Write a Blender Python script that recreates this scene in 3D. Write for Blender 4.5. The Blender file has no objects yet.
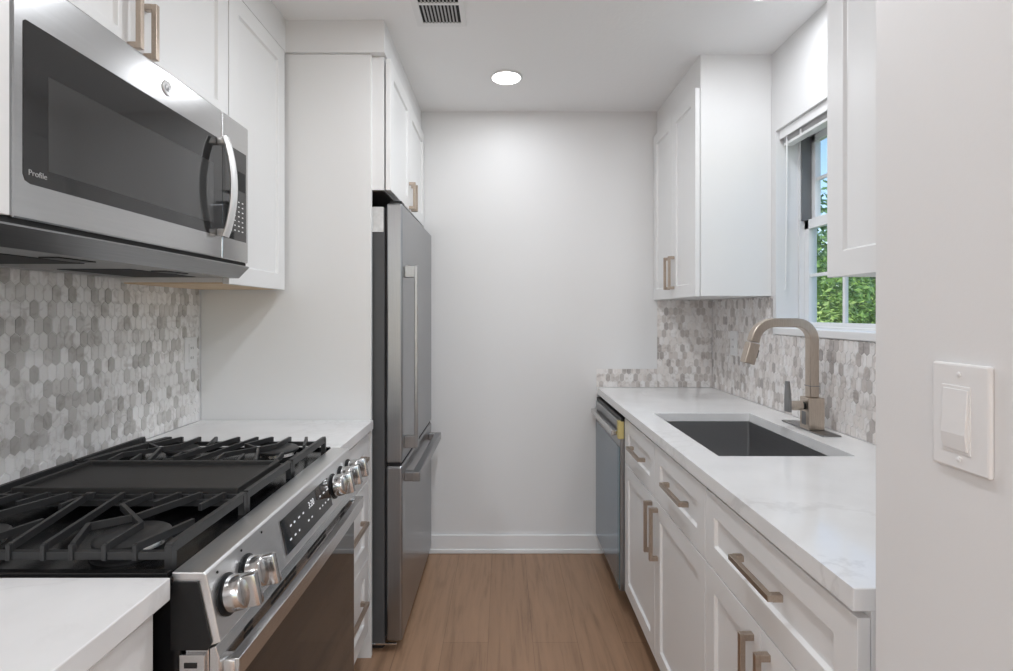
import bpy, bmesh, math, random
from mathutils import Vector, Matrix
random.seed(7)
sc = bpy.context.scene
COL = sc.collection

# ------------------------------------------------------------------ camera, sky, sun, exposure
F_PX, VPX, VPY, CAM_Z = 525.0, 503.0, 313.5, 1.322
cd = bpy.data.cameras.new('camera'); cam = bpy.data.objects.new('camera', cd); COL.objects.link(cam)
cam.location = (0, 0, CAM_Z); cam.rotation_euler = (math.pi/2, 0, 0)
cd.sensor_width = 36; cd.lens = F_PX/1013*36
cd.shift_x = (506.5-VPX)/1013; cd.shift_y = -(335.5-VPY)/1013
cd.clip_start = .02
sc.camera = cam
sc.view_settings.view_transform = 'Standard'
try: sc.view_settings.look = 'None'
except Exception: pass
sc.view_settings.gamma = 1.0
sc.view_settings.use_curve_mapping = False
sc.view_settings.exposure = 0.85
sc.cycles.use_denoising = True
sc.cycles.max_bounces = 10; sc.cycles.diffuse_bounces = 6; sc.cycles.glossy_bounces = 5
sc.cycles.transparent_max_bounces = 12
sc.cycles.sample_clamp_indirect = 6

W = bpy.data.worlds.new('sky'); sc.world = W; W.use_nodes = True
wn = W.node_tree; bg = wn.nodes['Background']
sky = wn.nodes.new('ShaderNodeTexSky'); sky.sky_type = 'NISHITA'; sky.sun_disc = False
sky.sun_elevation = math.radians(48); sky.sun_rotation = math.radians(200)
sky.air_density = 1.0; sky.dust_density = .4; sky.ozone_density = 1.6
wn.links.new(sky.outputs[0], bg.inputs[0]); bg.inputs[1].default_value = .13

sd = bpy.data.lights.new('sun', 'SUN'); sun = bpy.data.objects.new('sun', sd); COL.objects.link(sun)
sd.energy = 2.2; sd.angle = .01; sd.color = (1, .96, .88)
sun.rotation_euler = Vector((.62, -.25, -.75)).to_track_quat('-Z', 'Y').to_euler()
sun.location = (0, 0, 8)

def area(name, loc, size, watts, col=(.95, .988, 1.045), shape='DISK', rot=(0, 0, 0), sy=None):
    l = bpy.data.lights.new(name, 'AREA'); l.shape = shape; l.size = size
    if sy: l.size_y = sy
    l.energy = watts; l.color = col
    o = bpy.data.objects.new(name, l); o.location = loc; o.rotation_euler = rot; COL.objects.link(o); return o

# ------------------------------------------------------------------ materials
def M(name, col, rough=.5, metal=0, spec=.5, coat=0, emit=None, es=1):
    m = bpy.data.materials.new(name); m.use_nodes = True
    b = m.node_tree.nodes['Principled BSDF']
    b.inputs['Base Color'].default_value = (*col, 1); b.inputs['Roughness'].default_value = rough
    b.inputs['Metallic'].default_value = metal; b.inputs['Specular IOR Level'].default_value = spec
    b.inputs['Coat Weight'].default_value = coat; b.inputs['Coat Roughness'].default_value = .05
    if emit: b.inputs['Emission Color'].default_value = (*emit, 1); b.inputs['Emission Strength'].default_value = es
    return m
def nt(m): return m.node_tree, m.node_tree.nodes['Principled BSDF']
def nd(t, typ, **k):
    n = t.nodes.new(typ)
    for a, v in k.items():
        if a in n.inputs: n.inputs[a].default_value = v
        else: setattr(n, a, v)
    return n
def coords(t, scale=(1, 1, 1), kind='Object'):
    g = nd(t, 'ShaderNodeNewGeometry'); mp = nd(t, 'ShaderNodeMapping'); mp.inputs['Scale'].default_value = scale
    t.links.new(g.outputs['Position'], mp.inputs['Vector']); return mp.outputs[0]
def bump(m, scale, strength, dist=.002, stretch=(1, 1, 1), detail=2):
    t, b = nt(m); v = coords(t, stretch); n = nd(t, 'ShaderNodeTexNoise', Scale=scale, Detail=detail)
    bp = nd(t, 'ShaderNodeBump', Strength=strength, Distance=dist)
    t.links.new(v, n.inputs['Vector']); t.links.new(n.outputs['Fac'], bp.inputs['Height']); t.links.new(bp.outputs[0], b.inputs['Normal'])
    return m
def ramp(t, stops):
    r = nd(t, 'ShaderNodeValToRGB'); e = r.color_ramp.elements
    e[0].position, e[0].color = stops[0][0], (*stops[0][1], 1); e[1].position, e[1].color = stops[-1][0], (*stops[-1][1], 1)
    for p, c in stops[1:-1]:
        k = e.new(p); k.color = (*c, 1)
    return r
def noisy(m, stops, scale, stretch=(1, 1, 1), detail=4, rough=None):
    t, b = nt(m); v = coords(t, stretch); n = nd(t, 'ShaderNodeTexNoise', Scale=scale, Detail=detail)
    t.links.new(v, n.inputs['Vector']); r = ramp(t, stops); t.links.new(n.outputs['Fac'], r.inputs[0])
    t.links.new(r.outputs[0], b.inputs['Base Color'])
    if rough:
        mr = nd(t, 'ShaderNodeMapRange'); mr.inputs[3].default_value, mr.inputs[4].default_value = rough
        t.links.new(n.outputs['Fac'], mr.inputs[0]); t.links.new(mr.outputs[0], b.inputs['Roughness'])
    return m

wallp = bump(M('wall_paint', (.79, .79, .79), .55), 180, .05)
ceilp = bump(M('ceiling_paint', (.88, .88, .88), .75), 60, .25, .003, detail=5)
trimp = bump(M('trim_paint', (.83, .83, .83), .35), 90, .02)
cabw = bump(M('cabinet_white', (.82, .82, .815), .33), 40, .015)
cabin = bump(M('cabinet_shadow_gap', (.55, .55, .55), .6), 40, .02)
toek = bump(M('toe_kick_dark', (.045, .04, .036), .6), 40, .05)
rawply = noisy(M('raw_plywood', (.6, .45, .3), .6), [(.3, (.62, .44, .27)), (.7, (.72, .56, .38))], 6, (8, 1, 8))
steel = noisy(M('brushed_steel', (.5, .5, .5), .27, 1), [(.3, (.60, .60, .60)), (.7, (.645, .645, .645))], 3, (150, 3, 150), 2, (.24, .28))
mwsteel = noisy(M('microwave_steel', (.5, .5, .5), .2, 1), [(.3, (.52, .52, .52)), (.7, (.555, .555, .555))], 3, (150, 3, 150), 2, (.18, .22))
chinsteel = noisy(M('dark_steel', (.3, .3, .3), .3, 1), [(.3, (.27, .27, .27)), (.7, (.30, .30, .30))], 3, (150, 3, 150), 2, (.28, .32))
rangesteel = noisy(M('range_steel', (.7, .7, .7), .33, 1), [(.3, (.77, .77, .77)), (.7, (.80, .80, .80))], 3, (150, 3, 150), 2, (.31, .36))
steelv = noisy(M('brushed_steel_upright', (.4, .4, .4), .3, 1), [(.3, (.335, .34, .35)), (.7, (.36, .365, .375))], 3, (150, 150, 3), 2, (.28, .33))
chrome = bump(M('polished_steel', (.75, .75, .75), .15, 1), 30, .01)
sinksteel = noisy(M('sink_steel', (.3, .3, .3), .35, 1), [(.3, (.40, .40, .405)), (.7, (.44, .44, .445))], 3, (120, 4, 120), 2, (.32, .4))
fridgeside = bump(M('fridge_side_grey', (.075, .077, .08), .45), 120, .06)
bronze = noisy(M('champagne_bronze', (.5, .4, .3), .33, 1), [(.3, (.45, .375, .31)), (.7, (.51, .43, .36))], 8, (30, 30, 30), 3, (.28, .38))
nickel = noisy(M('warm_brushed_nickel', (.55, .47, .4), .33, 1), [(.3, (.52, .445, .375)), (.7, (.60, .52, .445))], 8, (30, 30, 4), 3, (.26, .36))
iron = bump(M('cast_iron', (.026, .026, .0265), .42, 0, .5), 220, .2, .001)
griddlem = bump(M('griddle_iron', (.026, .025, .024), .5, 0, .35), 160, .15, .001)
enamel = bump(M('black_enamel', (.006, .006, .0065), .2, 0, .35), 40, .02)
blackp = bump(M('black_plastic', (.009, .009, .0095), .4, 0, .35), 60, .03)
blackglass = bump(M('black_glass', (.02, .02, .0205), .05, 0, .75), 5, .0)
mwscreen = bump(M('microwave_screen', (.05, .05, .05), .07, 0, .7), 5, .0)
dark = bump(M('dark_void', (.008, .008, .008), .7), 40, .02)
white_pl = bump(M('white_plastic', (.82, .82, .82), .3), 40, .01)
vinyl = bump(M('white_vinyl', (.83, .84, .85), .35), 40, .01)
gasket = bump(M('grey_jamb_liner', (.16, .165, .17), .6), 40, .02)
paper = noisy(M('paper_label', (.75, .75, .74), .6), [(.42, (.62, .62, .61)), (.6, (.78, .78, .77))], 18)
yellow = bump(M('yellow_foam', (.62, .52, .22), .6), 90, .05)
film = noisy(M('blue_film', (.2, .3, .4), .16, .6), [(.3, (.17, .225, .28)), (.7, (.22, .275, .33))], 3, (1, 1, 2))
teal = bump(M('teal_film', (.07, .17, .22), .2, .3), 40, .02)
glow = M('lamp_lens', (.9, .9, .88), .4, emit=(1, .98, .95), es=6)
marks = M('white_print', (.75, .75, .75), .4)
greytext = M('grey_print', (.42, .42, .42), .4)
silver = M('satin_silver', (.82, .82, .82), .42, .85)
ledp = M('display_glow', (.5, .5, .5), .4, emit=(.9, .95, 1), es=.22)
screwm = bump(M('screw_steel', (.3, .3, .3), .35, 1), 60, .02)
grout = bump(M('grout', (.76, .75, .735), .8), 200, .1)
bark = bump(M('bark', (.12, .085, .06), .9), 20, .6, .02)
grass = noisy(M('grass', (.1, .2, .05), .9), [(.3, (.07, .14, .03)), (.7, (.14, .24, .06))], 3)

# glass pane: mostly clear with a fresnel reflection
gl = bpy.data.materials.new('window_glass'); gl.use_nodes = True; t = gl.node_tree
t.nodes.remove(t.nodes['Principled BSDF'])
tr = nd(t, 'ShaderNodeBsdfTransparent'); tr.inputs[0].default_value = (.97, .985, .98, 1)
gs = nd(t, 'ShaderNodeBsdfGlossy'); gs.inputs['Roughness'].default_value = .01
mx = nd(t, 'ShaderNodeMixShader'); mx.inputs[0].default_value = .04
t.links.new(tr.outputs[0], mx.inputs[1]); t.links.new(gs.outputs[0], mx.inputs[2])
t.links.new(mx.outputs[0], t.nodes['Material Output'].inputs[0])

# quartz with soft grey veins
quartz = M('white_quartz', (.84, .84, .84), .1, 0, .5); t, b = nt(quartz)
v = coords(t, (1, 1, 1)); n1 = nd(t, 'ShaderNodeTexNoise', Scale=2.2, Detail=6, Roughness=.6, Distortion=.6)
t.links.new(v, n1.inputs['Vector'])
r1 = ramp(t, [(.0, (.84, .84, .838)), (.478, (.84, .84, .838)), (.5, (.735, .73, .725)), (.522, (.84, .84, .838)), (1, (.85, .85, .85))])
t.links.new(n1.outputs['Fac'], r1.inputs[0])
n2 = nd(t, 'ShaderNodeTexNoise', Scale=7, Detail=5); t.links.new(v, n2.inputs['Vector'])
r2 = ramp(t, [(.3, (.93, .93, .93)), (.65, (1, 1, 1))]); t.links.new(n2.outputs['Fac'], r2.inputs[0])
n3 = nd(t, 'ShaderNodeTexNoise', Scale=1.3, Detail=2); t.links.new(v, n3.inputs['Vector'])
mm = nd(t, 'ShaderNodeMixRGB'); mm.blend_type = 'MIX'; mm.inputs[1].default_value = (.845, .845, .843, 1)
r3 = ramp(t, [(.42, (0, 0, 0)), (.62, (1, 1, 1))]); t.links.new(n3.outputs['Fac'], r3.inputs[0])
t.links.new(r3.outputs[0], mm.inputs[0]); t.links.new(r1.outputs[0], mm.inputs[2])
m2 = nd(t, 'ShaderNodeMixRGB'); m2.blend_type = 'MULTIPLY'; m2.inputs[0].default_value = 1
t.links.new(mm.outputs[0], m2.inputs[1]); t.links.new(r2.outputs[0], m2.inputs[2]); t.links.new(m2.outputs[0], b.inputs['Base Color'])

# marble mosaic tile: a colour per tile, faint clouding in each
def tilemat(name, cols):
    m = M(name, (.7, .7, .7), .3); t, b = nt(m)
    g = nd(t, 'ShaderNodeNewGeometry'); r = ramp(t, cols); r.color_ramp.interpolation = 'LINEAR'
    t.links.new(g.outputs['Random Per Island'], r.inputs[0])
    n = nd(t, 'ShaderNodeTexNoise', Scale=28, Detail=5, Distortion=1.2); t.links.new(g.outputs['Position'], n.inputs['Vector'])
    rr = ramp(t, [(.34, (.72, .70, .69)), (.5, (1, 1, 1))]); t.links.new(n.outputs['Fac'], rr.inputs[0])
    x = nd(t, 'ShaderNodeMixRGB'); x.blend_type = 'MULTIPLY'; x.inputs[0].default_value = .8
    t.links.new(r.outputs[0], x.inputs[1]); t.links.new(rr.outputs[0], x.inputs[2]); t.links.new(x.outputs[0], b.inputs['Base Color'])
    return m
tileL = tilemat('marble_mosaic', [(0, (.50, .485, .465)), (.12, (.57, .555, .535)), (.26, (.68, .665, .645)), (.38, (.81, .80, .785)), (.7, (.87, .86, .85)), (1, (.90, .895, .89))])
tileR = tilemat('marble_mosaic_warm', [(0, (.47, .435, .42)), (.12, (.56, .52, .495)), (.26, (.68, .635, .605)), (.38, (.79, .75, .72)), (.7, (.84, .81, .79)), (1, (.87, .855, .845))])

# plank floor
floorm = M('oak_plank_floor', (.4, .25, .15), .42); t, b = nt(floorm)
g = nd(t, 'ShaderNodeNewGeometry'); sp = nd(t, 'ShaderNodeSeparateXYZ'); cb = nd(t, 'ShaderNodeCombineXYZ')
t.links.new(g.outputs['Position'], sp.inputs[0]); t.links.new(sp.outputs[1], cb.inputs[0]); t.links.new(sp.outputs[0], cb.inputs[1])
mpb = nd(t, 'ShaderNodeMapping'); mpb.inputs['Location'].default_value = (.33, .06, 0); t.links.new(cb.outputs[0], mpb.inputs[0])
br = nd(t, 'ShaderNodeTexBrick', Scale=1.0); br.inputs['Brick Width'].default_value = 1.22; br.inputs['Row Height'].default_value = .18
br.inputs['Mortar Size'].default_value = .0012; br.inputs['Mortar Smooth'].default_value = .1; br.inputs['Bias'].default_value = 0; br.offset = .37
br.inputs['Color1'].default_value = (.34, .206, .126, 1); br.inputs['Color2'].default_value = (.385, .237, .147, 1); br.inputs['Mortar'].default_value = (.25, .15, .09, 1)
t.links.new(mpb.outputs[0], br.inputs['Vector'])
mp = nd(t, 'ShaderNodeMapping'); mp.inputs['Scale'].default_value = (.8, 11, 1); t.links.new(cb.outputs[0], mp.inputs[0])
gn = nd(t, 'ShaderNodeTexNoise', Scale=3, Detail=8, Roughness=.65, Distortion=.5); t.links.new(mp.outputs[0], gn.inputs['Vector'])
gr = ramp(t, [(.3, (.70, .69, .68)), (.5, (1, 1, 1)), (.72, (1.12, 1.11, 1.1))]); t.links.new(gn.outputs['Fac'], gr.inputs[0])
fx = nd(t, 'ShaderNodeMixRGB'); fx.blend_type = 'MULTIPLY'; fx.inputs[0].default_value = 1
t.links.new(br.outputs[0], fx.inputs[1]); t.links.new(gr.outputs[0], fx.inputs[2]); t.links.new(fx.outputs[0], b.inputs['Base Color'])

def leafmat(name, a, c):
    m = M(name, a, .5); t, b = nt(m); g = nd(t, 'ShaderNodeNewGeometry'); r = ramp(t, [(0, a), (1, c)])
    t.links.new(g.outputs['Random Per Island'], r.inputs[0]); t.links.new(r.outputs[0], b.inputs['Base Color'])
    b.inputs['Subsurface Weight'].default_value = 0
    return m
leafA = leafmat('leaf_bright', (.10, .22, .025), (.34, .52, .10))
leafB = leafmat('leaf_blue_green', (.10, .22, .09), (.28, .44, .18))
leafC = leafmat('leaf_yellow_green', (.12, .23, .02), (.40, .55, .12))

# ------------------------------------------------------------------ mesh building
class MB:
    def __init__(s): s.b = bmesh.new()
    def face(s, pts): return s.b.faces.new([s.b.verts.new(p) for p in pts])
    def box(s, x0, x1, y0, y1, z0, z1, bev=0, seg=2):
        x0, x1 = sorted((x0, x1)); y0, y1 = sorted((y0, y1)); z0, z1 = sorted((z0, z1))
        v = [s.b.verts.new(p) for p in ((x0,y0,z0),(x1,y0,z0),(x1,y1,z0),(x0,y1,z0),(x0,y0,z1),(x1,y0,z1),(x1,y1,z1),(x0,y1,z1))]
        fs = [s.b.faces.new([v[i] for i in q]) for q in ((3,2,1,0),(4,5,6,7),(0,1,5,4),(1,2,6,5),(2,3,7,6),(3,0,4,7))]
        if bev:
            es = {e for f in fs for e in f.edges}
            bmesh.ops.bevel(s.b, geom=list(es), offset=bev, segments=seg, affect='EDGES', profile=.5)
        return s
    def prism(s, poly, axis, a0, a1):
        """extrude a 2-D polygon along x, y or z; poly in the other two axes in order"""
        def p(u, v, a): return {'x': (a, u, v), 'y': (u, a, v), 'z': (u, v, a)}[axis]
        A = [s.b.verts.new(p(u, v, a0)) for u, v in poly]; B = [s.b.verts.new(p(u, v, a1)) for u, v in poly]
        n = len(poly); fs = [s.b.faces.new(A), s.b.faces.new(B[::-1])]
        for i in range(n): fs.append(s.b.faces.new([A[i], B[i], B[(i+1) % n], A[(i+1) % n]]))
        bmesh.ops.recalc_face_normals(s.b, faces=fs); return s
    def sweep(s, pts, sec, B, closed=False):
        """sweep a 2-D section (along N = B x T, and B) over a path"""
        pts = [Vector(p) for p in pts]; B = Vector(B).normalized(); rings = []; fs = []
        for i, p in enumerate(pts):
            a = pts[max(i-1, 0)]; c = pts[min(i+1, len(pts)-1)]
            T = (c-a).normalized(); N = B.cross(T).normalized()
            k = 1.0
            if 0 < i < len(pts)-1:
                d = (pts[i]-a).normalized().dot((c-pts[i]).normalized()); k = 1/max(.5, math.sqrt(max(.05, (1+d)/2)))
            rings.append([s.b.verts.new(p+N*u*k+B*w) for u, w in sec])
        m = len(sec)
        for r, q in zip(rings, rings[1:]):
            for j in range(m): fs.append(s.b.faces.new([r[j], r[(j+1) % m], q[(j+1) % m], q[j]]))
        fs.append(s.b.faces.new(rings[0][::-1])); fs.append(s.b.faces.new(rings[-1]))
        bmesh.ops.recalc_face_normals(s.b, faces=fs); return s
    def lathe(s, prof, c, axis='z', n=32):
        """revolve (r, h) profile about axis through c"""
        fs = []; rings = []
        def q(r, h, a):
            u, w = r*math.cos(a), r*math.sin(a)
            d = {'z': (u, w, h), 'x': (h, u, w), 'y': (u, h, w)}[axis]
            return (c[0]+d[0], c[1]+d[1], c[2]+d[2])
        for r, h in prof: rings.append([s.b.verts.new(q(max(r, 1e-5), h, 2*math.pi*k/n)) for k in range(n)])
        for a, b2 in zip(rings, rings[1:]):
            for k in range(n): fs.append(s.b.faces.new([a[k], a[(k+1) % n], b2[(k+1) % n], b2[k]]))
        fs.append(s.b.faces.new(rings[0][::-1])); fs.append(s.b.faces.new(rings[-1]))
        bmesh.ops.recalc_face_normals(s.b, faces=fs); return s
    def xf(s, m): bmesh.ops.transform(s.b, matrix=m, verts=s.b.verts[:]); return s
    def join(s, other):
        me = bpy.data.meshes.new('tmp'); other.b.to_mesh(me); other.b.free(); s.b.from_mesh(me); bpy.data.meshes.remove(me); return s

def wloc(o):
    v = Vector((0, 0, 0))
    while o: v += o.location; o = o.parent
    return v
def tag(o, label=None, cat=None, group=None, kind=None):
    for k, v in (('label', label), ('category', cat), ('group', group), ('kind', kind)):
        if v: o[k] = v
    return o
def obj(name, mb, mat, parent=None, smooth=False, bevel=0, label=None, solid=0):
    """link one mesh; top-level ones get their origin at the base centre"""
    b = mb.b; cs = [v.co for v in b.verts]
    if parent is not None: org = wloc(parent)
    else:
        org = Vector(((min(c.x for c in cs)+max(c.x for c in cs))/2, (min(c.y for c in cs)+max(c.y for c in cs))/2, min(c.z for c in cs)))
    bmesh.ops.translate(b, vec=-org, verts=b.verts[:])
    me = bpy.data.meshes.new(name); b.to_mesh(me); b.free(); me.materials.append(mat)
    if smooth:
        for p in me.polygons: p.use_smooth = True
        try: me.set_sharp_from_angle(angle=math.radians(38))
        except Exception: pass
    o = bpy.data.objects.new(name, me); COL.objects.link(o)
    if parent is not None: o.parent = parent
    else: o.location = org
    if solid:
        md = o.modifiers.new('thickness', 'SOLIDIFY'); md.thickness = solid; md.offset = 0
    if bevel:
        md = o.modifiers.new('bevel', 'BEVEL'); md.width = bevel; md.segments = 2; md.limit_method = 'ANGLE'; md.angle_limit = math.radians(40)
    if label: o['label'] = label
    return o
def thing(name, loc, label, cat, group=None):
    o = bpy.data.objects.new(name, None); o.empty_display_size = .05; COL.objects.link(o); o.location = loc
    return tag(o, label, cat, group)
def struct(name, mb, mat, bevel=0): return tag(obj(name, mb, mat, bevel=bevel), kind='structure')
def text_mb(body, size, depth=.0006, align='CENTER'):
    c = bpy.data.curves.new('lettering', 'FONT'); c.body = body; c.size = size; c.extrude = depth; c.align_x = align; c.align_y = 'CENTER'
    o = bpy.data.objects.new('lettering', c); COL.objects.link(o)
    dg = bpy.context.evaluated_depsgraph_get(); dg.update()
    me = bpy.data.meshes.new_from_object(o.evaluated_get(dg)); mb = MB(); mb.b.from_mesh(me)
    bpy.data.objects.remove(o); bpy.data.curves.remove(c); bpy.data.meshes.remove(me); return mb
FACE_L = Matrix(((0,0,1,0),(1,0,0,0),(0,1,0,0),(0,0,0,1)))   # local x,y,z -> world Y,Z,X : faces +X
def circ(r, n=10, sx=1): return [(r*sx*math.cos(2*math.pi*k/n), r*math.sin(2*math.pi*k/n)) for k in range(n)]
def rect(a, b): return [(-a/2, -b/2), (a/2, -b/2), (a/2, b/2), (-a/2, b/2)]

# ------------------------------------------------------------------ room shell
XL, XR, YB, H = -1.16, 1.16, 2.905, 2.44
R0, R1 = -.9, -4.6                                   # the open room behind the camera
struct('floor', MB().box(-1.3, 1.42, R0, 3.02, -.12, 0).box(-2.8, 3.4, R1-.1, R0, -.12, 0), floorm)
struct('ceiling', MB().box(-1.3, 1.42, R0, 3.02, H, H+.15).box(-2.8, 3.4, R1-.1, R0, H, H+.15), ceilp)
struct('wall_back', MB().box(XL, XR, YB, YB+.11, 0, H), wallp)
struct('wall_left', MB().box(XL-.12, XL, R0, YB+.11, 0, H), wallp)
WY0, WY1, WZ0, WZ1 = 1.50, 2.231, 1.24, 2.097         # window opening
mb = MB()
for xa, xb, q in ((XR, XR+.095, 0), (XR+.095, XR+.18, .10)):           # the outer leaf's opening is wider than the inner reveal
    mb.box(xa, xb, .70, WY0-q, 0, H).box(xa, xb, WY1+q, YB+.11, 0, H).box(xa, xb, WY0-q, WY1+q, 0, WZ0-q*.5).box(xa, xb, WY0-q, WY1+q, WZ1+q*.5, H)
struct('wall_right', mb, wallp)
struct('wall_near_right', MB().box(.497, XR+.24, R0, .70, 0, H), wallp)
struct('wall_rear_left', MB().box(-2.8, -2.7, R1, R0, 0, H).box(-2.8, XL-.12, R0, R0+.1, 0, H), wallp)
struct('wall_rear_right', MB().box(3.3, 3.4, R1, R0, 0, H).box(XR+.24, 3.4, R0, R0+.1, 0, H), wallp)
struct('wall_rear', MB().box(-2.8, -1.6, R1-.1, R1, 0, H).box(2.2, 3.4, R1-.1, R1, 0, H).box(-1.6, 2.2, R1-.1, R1, 2.15, H), wallp)
struct('baseboard_back', MB().box(-1.0, .555, YB-.012, YB, 0, .10, .003).box(-1.0, .555, YB-.018, YB, 0, .024, .004), trimp)
# soffits closing the wall cabinets to the ceiling
struct('trim_1', MB().box(XL, -.452, 2.0, YB, 2.3175, H), wallp)
struct('trim_2', MB().box(XL, -.828, .82, 2.0, 2.3175, H).box(XL, -.768, .2, .82, 2.3175, H), wallp)
struct('trim_3', MB().box(.853, XR, 2.267, YB, 2.302, H), cabw)
struct('trim_4', MB().box(.853, XR, .70, 1.349, 2.303, H), wallp)

# ------------------------------------------------------------------ window over the sink
win = struct('window_1', MB().box(1.2555, 1.33, WY0-.09, WY0+.008, WZ0-.04, WZ1+.04).box(1.2555, 1.33, WY1-.008, WY1+.09, WZ0-.04, WZ1+.04)
             .box(1.2555, 1.33, WY0, WY1, WZ1-.025, WZ1+.04).box(1.2555, 1.33, WY0, WY1, WZ0-.04, WZ0+.03), vinyl, .002)
def sash(name, x0, x1, y0, y1, z0, z1, w, rails):
    mb = MB().box(x0, x1, y0, y0+w, z0, z1).box(x0, x1, y1-w, y1, z0, z1).box(x0, x1, y0, y1, z0, z0+rails[0]).box(x0, x1, y0, y1, z1-rails[1], z1)
    gy0, gy1, gz0, gz1 = y0+w, y1-w, z0+rails[0], z1-rails[1]; xm = (x0+x1)/2
    for k in (1, 2):
        y = gy0+(gy1-gy0)*k/3; mb.box(xm-.007, xm+.007, y-.007, y+.007, gz0, gz1)
    z = (gz0+gz1)/2; mb.box(xm-.006, xm+.006, gy0, gy1, z-.007, z+.007)
    s = obj(name, mb, vinyl, win, bevel=.0015)
    obj('pane', MB().box(xm-.002, xm+.002, gy0-.003, gy1+.003, gz0-.003, gz1+.003), gl, s)
    return s
sash('lower_sash', 1.276, 1.300, WY0+.009, WY1-.009, 1.262, 1.715, .03, (.024, .04))
sash('upper_sash', 1.303, 1.327, WY0+.009, WY1-.009, 1.685, WZ1-.026, .03, (.04, .03))
obj('jamb_liner', MB().box(1.262, 1.302, WY1-.016, WY1-.0085, 1.714, WZ1-.03), gasket, win)
obj('sash_lock', MB().box(1.265, 1.277, 1.84, 1.90, 1.70, 1.72, .003), vinyl, win)
struct('trim_5', MB().box(1.150, 1.2554, WY0-.006, WY1+.006, WZ0-.006, WZ0+.022, .003), trimp)

bl = thing('mini_blind', (1.215, 1.865, 2.029), 'raised white mini blind gathered under the head of the sink window', 'blind')
obj('head_rail', MB().box(1.185, 1.225, WY0+.01, WY1-.008, 2.062, 2.095, .002), white_pl, bl)
mb = MB()
for k in range(4): mb.box(1.187, 1.222, WY0+.012, WY1-.012, 2.043+k*.0046, 2.0445+k*.0046)
obj('slat_stack', mb, white_pl, bl)
obj('bottom_rail', MB().box(1.187, 1.223, WY0+.012, WY1-.012, 2.029, 2.041, .002), white_pl, bl)
obj('valance', MB().box(1.172, 1.178, WY0+.004, WY1-.004, 2.058, 2.096, .002), white_pl, bl)
obj('tilt_wand', MB().sweep([(1.182, 2.185, 2.06), (1.182, 2.185, 1.92), (1.178, 2.187, 1.42)], circ(.0035, 8), (0, 1, 0)), white_pl, bl, True)
for yy in (2.09, 1.64):
    obj('ladder_tape', MB().box(1.1845, 1.1865, yy-.006, yy+.006, 2.029, 2.06), white_pl, bl)

# ------------------------------------------------------------------ outdoors
struct('ground_outside', MB().box(1.45, 60, -40, 70, -3.2, -3.0), grass)
def tree(label, x, y, r, zc, hz, n, size, mat, seed):
    rd = random.Random(seed); tr = thing('leafy_tree', (x, y, -3.0), label, 'tree')
    blobs = [(Vector((x+rd.uniform(-.6, .6)*r, y+rd.uniform(-.6, .6)*r, zc+rd.uniform(-.75, .8)*hz)), r*rd.uniform(.35, .6)) for _ in range(26)]
    tips = [b for b in blobs]
    mb = MB()
    for i in range(n):
        c, br_ = rd.choice(blobs)
        d = Vector((rd.gauss(0, 1), rd.gauss(0, 1), rd.gauss(0, 1))).normalized()
        p = c+d*br_*rd.uniform(.55, 1.05); nrm = (d+Vector((rd.gauss(0, .5), rd.gauss(0, .5), rd.gauss(.3, .5)))).normalized()
        a = nrm.orthogonal().normalized(); a.rotate(Matrix.Rotation(rd.uniform(0, 6.3), 3, nrm)); q = nrm.cross(a); s = size*rd.uniform(.6, 1.3)
        mb.face([p-a*s, p+q*s*.45-nrm*s*.1, p+a*s, p-q*s*.45-nrm*s*.1])
    obj('foliage', mb, mat, tr)
    tk = MB().sweep([(x, y, -3), (x+.05, y, -1.8), (x-.04, y+.05, zc-hz*.4), (x, y, zc+hz*.3)], circ(.11+r*.03, 10), (0, 1, 0))
    for c, br_ in tips[:8]:
        z0 = zc-hz*.55+rd.uniform(0, .5)*hz; tk.sweep([(x, y, z0), ((x+c.x)/2, (y+c.y)/2, (z0+c.z)/2+.1), tuple(c)], circ(.035, 6), (.1, 1, .05))
    obj('trunk', tk, bark, tr, True)
tree('bright green leafy tree close outside, filling the lower left panes of the sink window', 5.6, 9.9, 2.3, .1, 2.0, 28000, .06, leafA, 3)
tree('taller bluish green tree farther off, topping out against blue sky in the upper panes', 9.4, 15.2, 2.9, 1.1, 2.8, 34000, .12, leafB, 5)
tree('yellow green tree seen through the lower right panes beside the near cabinet', 4.45, 6.3, .85, 0, 1.6, 16000, .045, leafC, 9)

# ------------------------------------------------------------------ cabinet helpers (s = +1 faces +X, -1 faces -X)
def shaker(fx, s, y0, y1, z0, z1, w=.057, rec=.009, th=.02):
    mb = MB(); b = mb.b
    def ring(x, d): return [b.verts.new(p) for p in ((x, y0+d, z0+d), (x, y1-d, z0+d), (x, y1-d, z1-d), (x, y0+d, z1-d))]
    w = min(w, (z1-z0)*.36, (y1-y0)*.36)
    rs = [ring(fx-s*th, 0), ring(fx, 0), ring(fx, w), ring(fx-s*rec, w+.004)]
    fs = [b.faces.new(rs[0]), b.faces.new(rs[3])]
    for a, c in zip(rs, rs[1:]):
        for i in range(4): fs.append(b.faces.new([a[i], a[(i+1) % 4], c[(i+1) % 4], c[i]]))
    bmesh.ops.recalc_face_normals(b, faces=fs); return mb
def bar_handle(fx, s, axis, cy, cz, L, proj=.030, sec=.012):
    mb = MB(); h = L/2; a, c = fx+s*(proj-sec), fx+s*proj
    if axis == 'y':
        mb.box(a, c, cy-h, cy+h, cz-sec/2, cz+sec/2, .001)
        for q in (-1, 1): mb.box(fx, a+s*.002, cy+q*(h-.007)-.007, cy+q*(h-.007)+.007, cz-.007, cz+.007, .001)
    else:
        mb.box(a, c, cy-sec/2, cy+sec/2, cz-h, cz+h, .001)
        for q in (-1, 1): mb.box(fx, a+s*.002, cy-.007, cy+.007, cz+q*(h-.007)-.007, cz+q*(h-.007)+.007, .001)
    return mb
HL = 'champagne bronze square bar handle'
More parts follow.
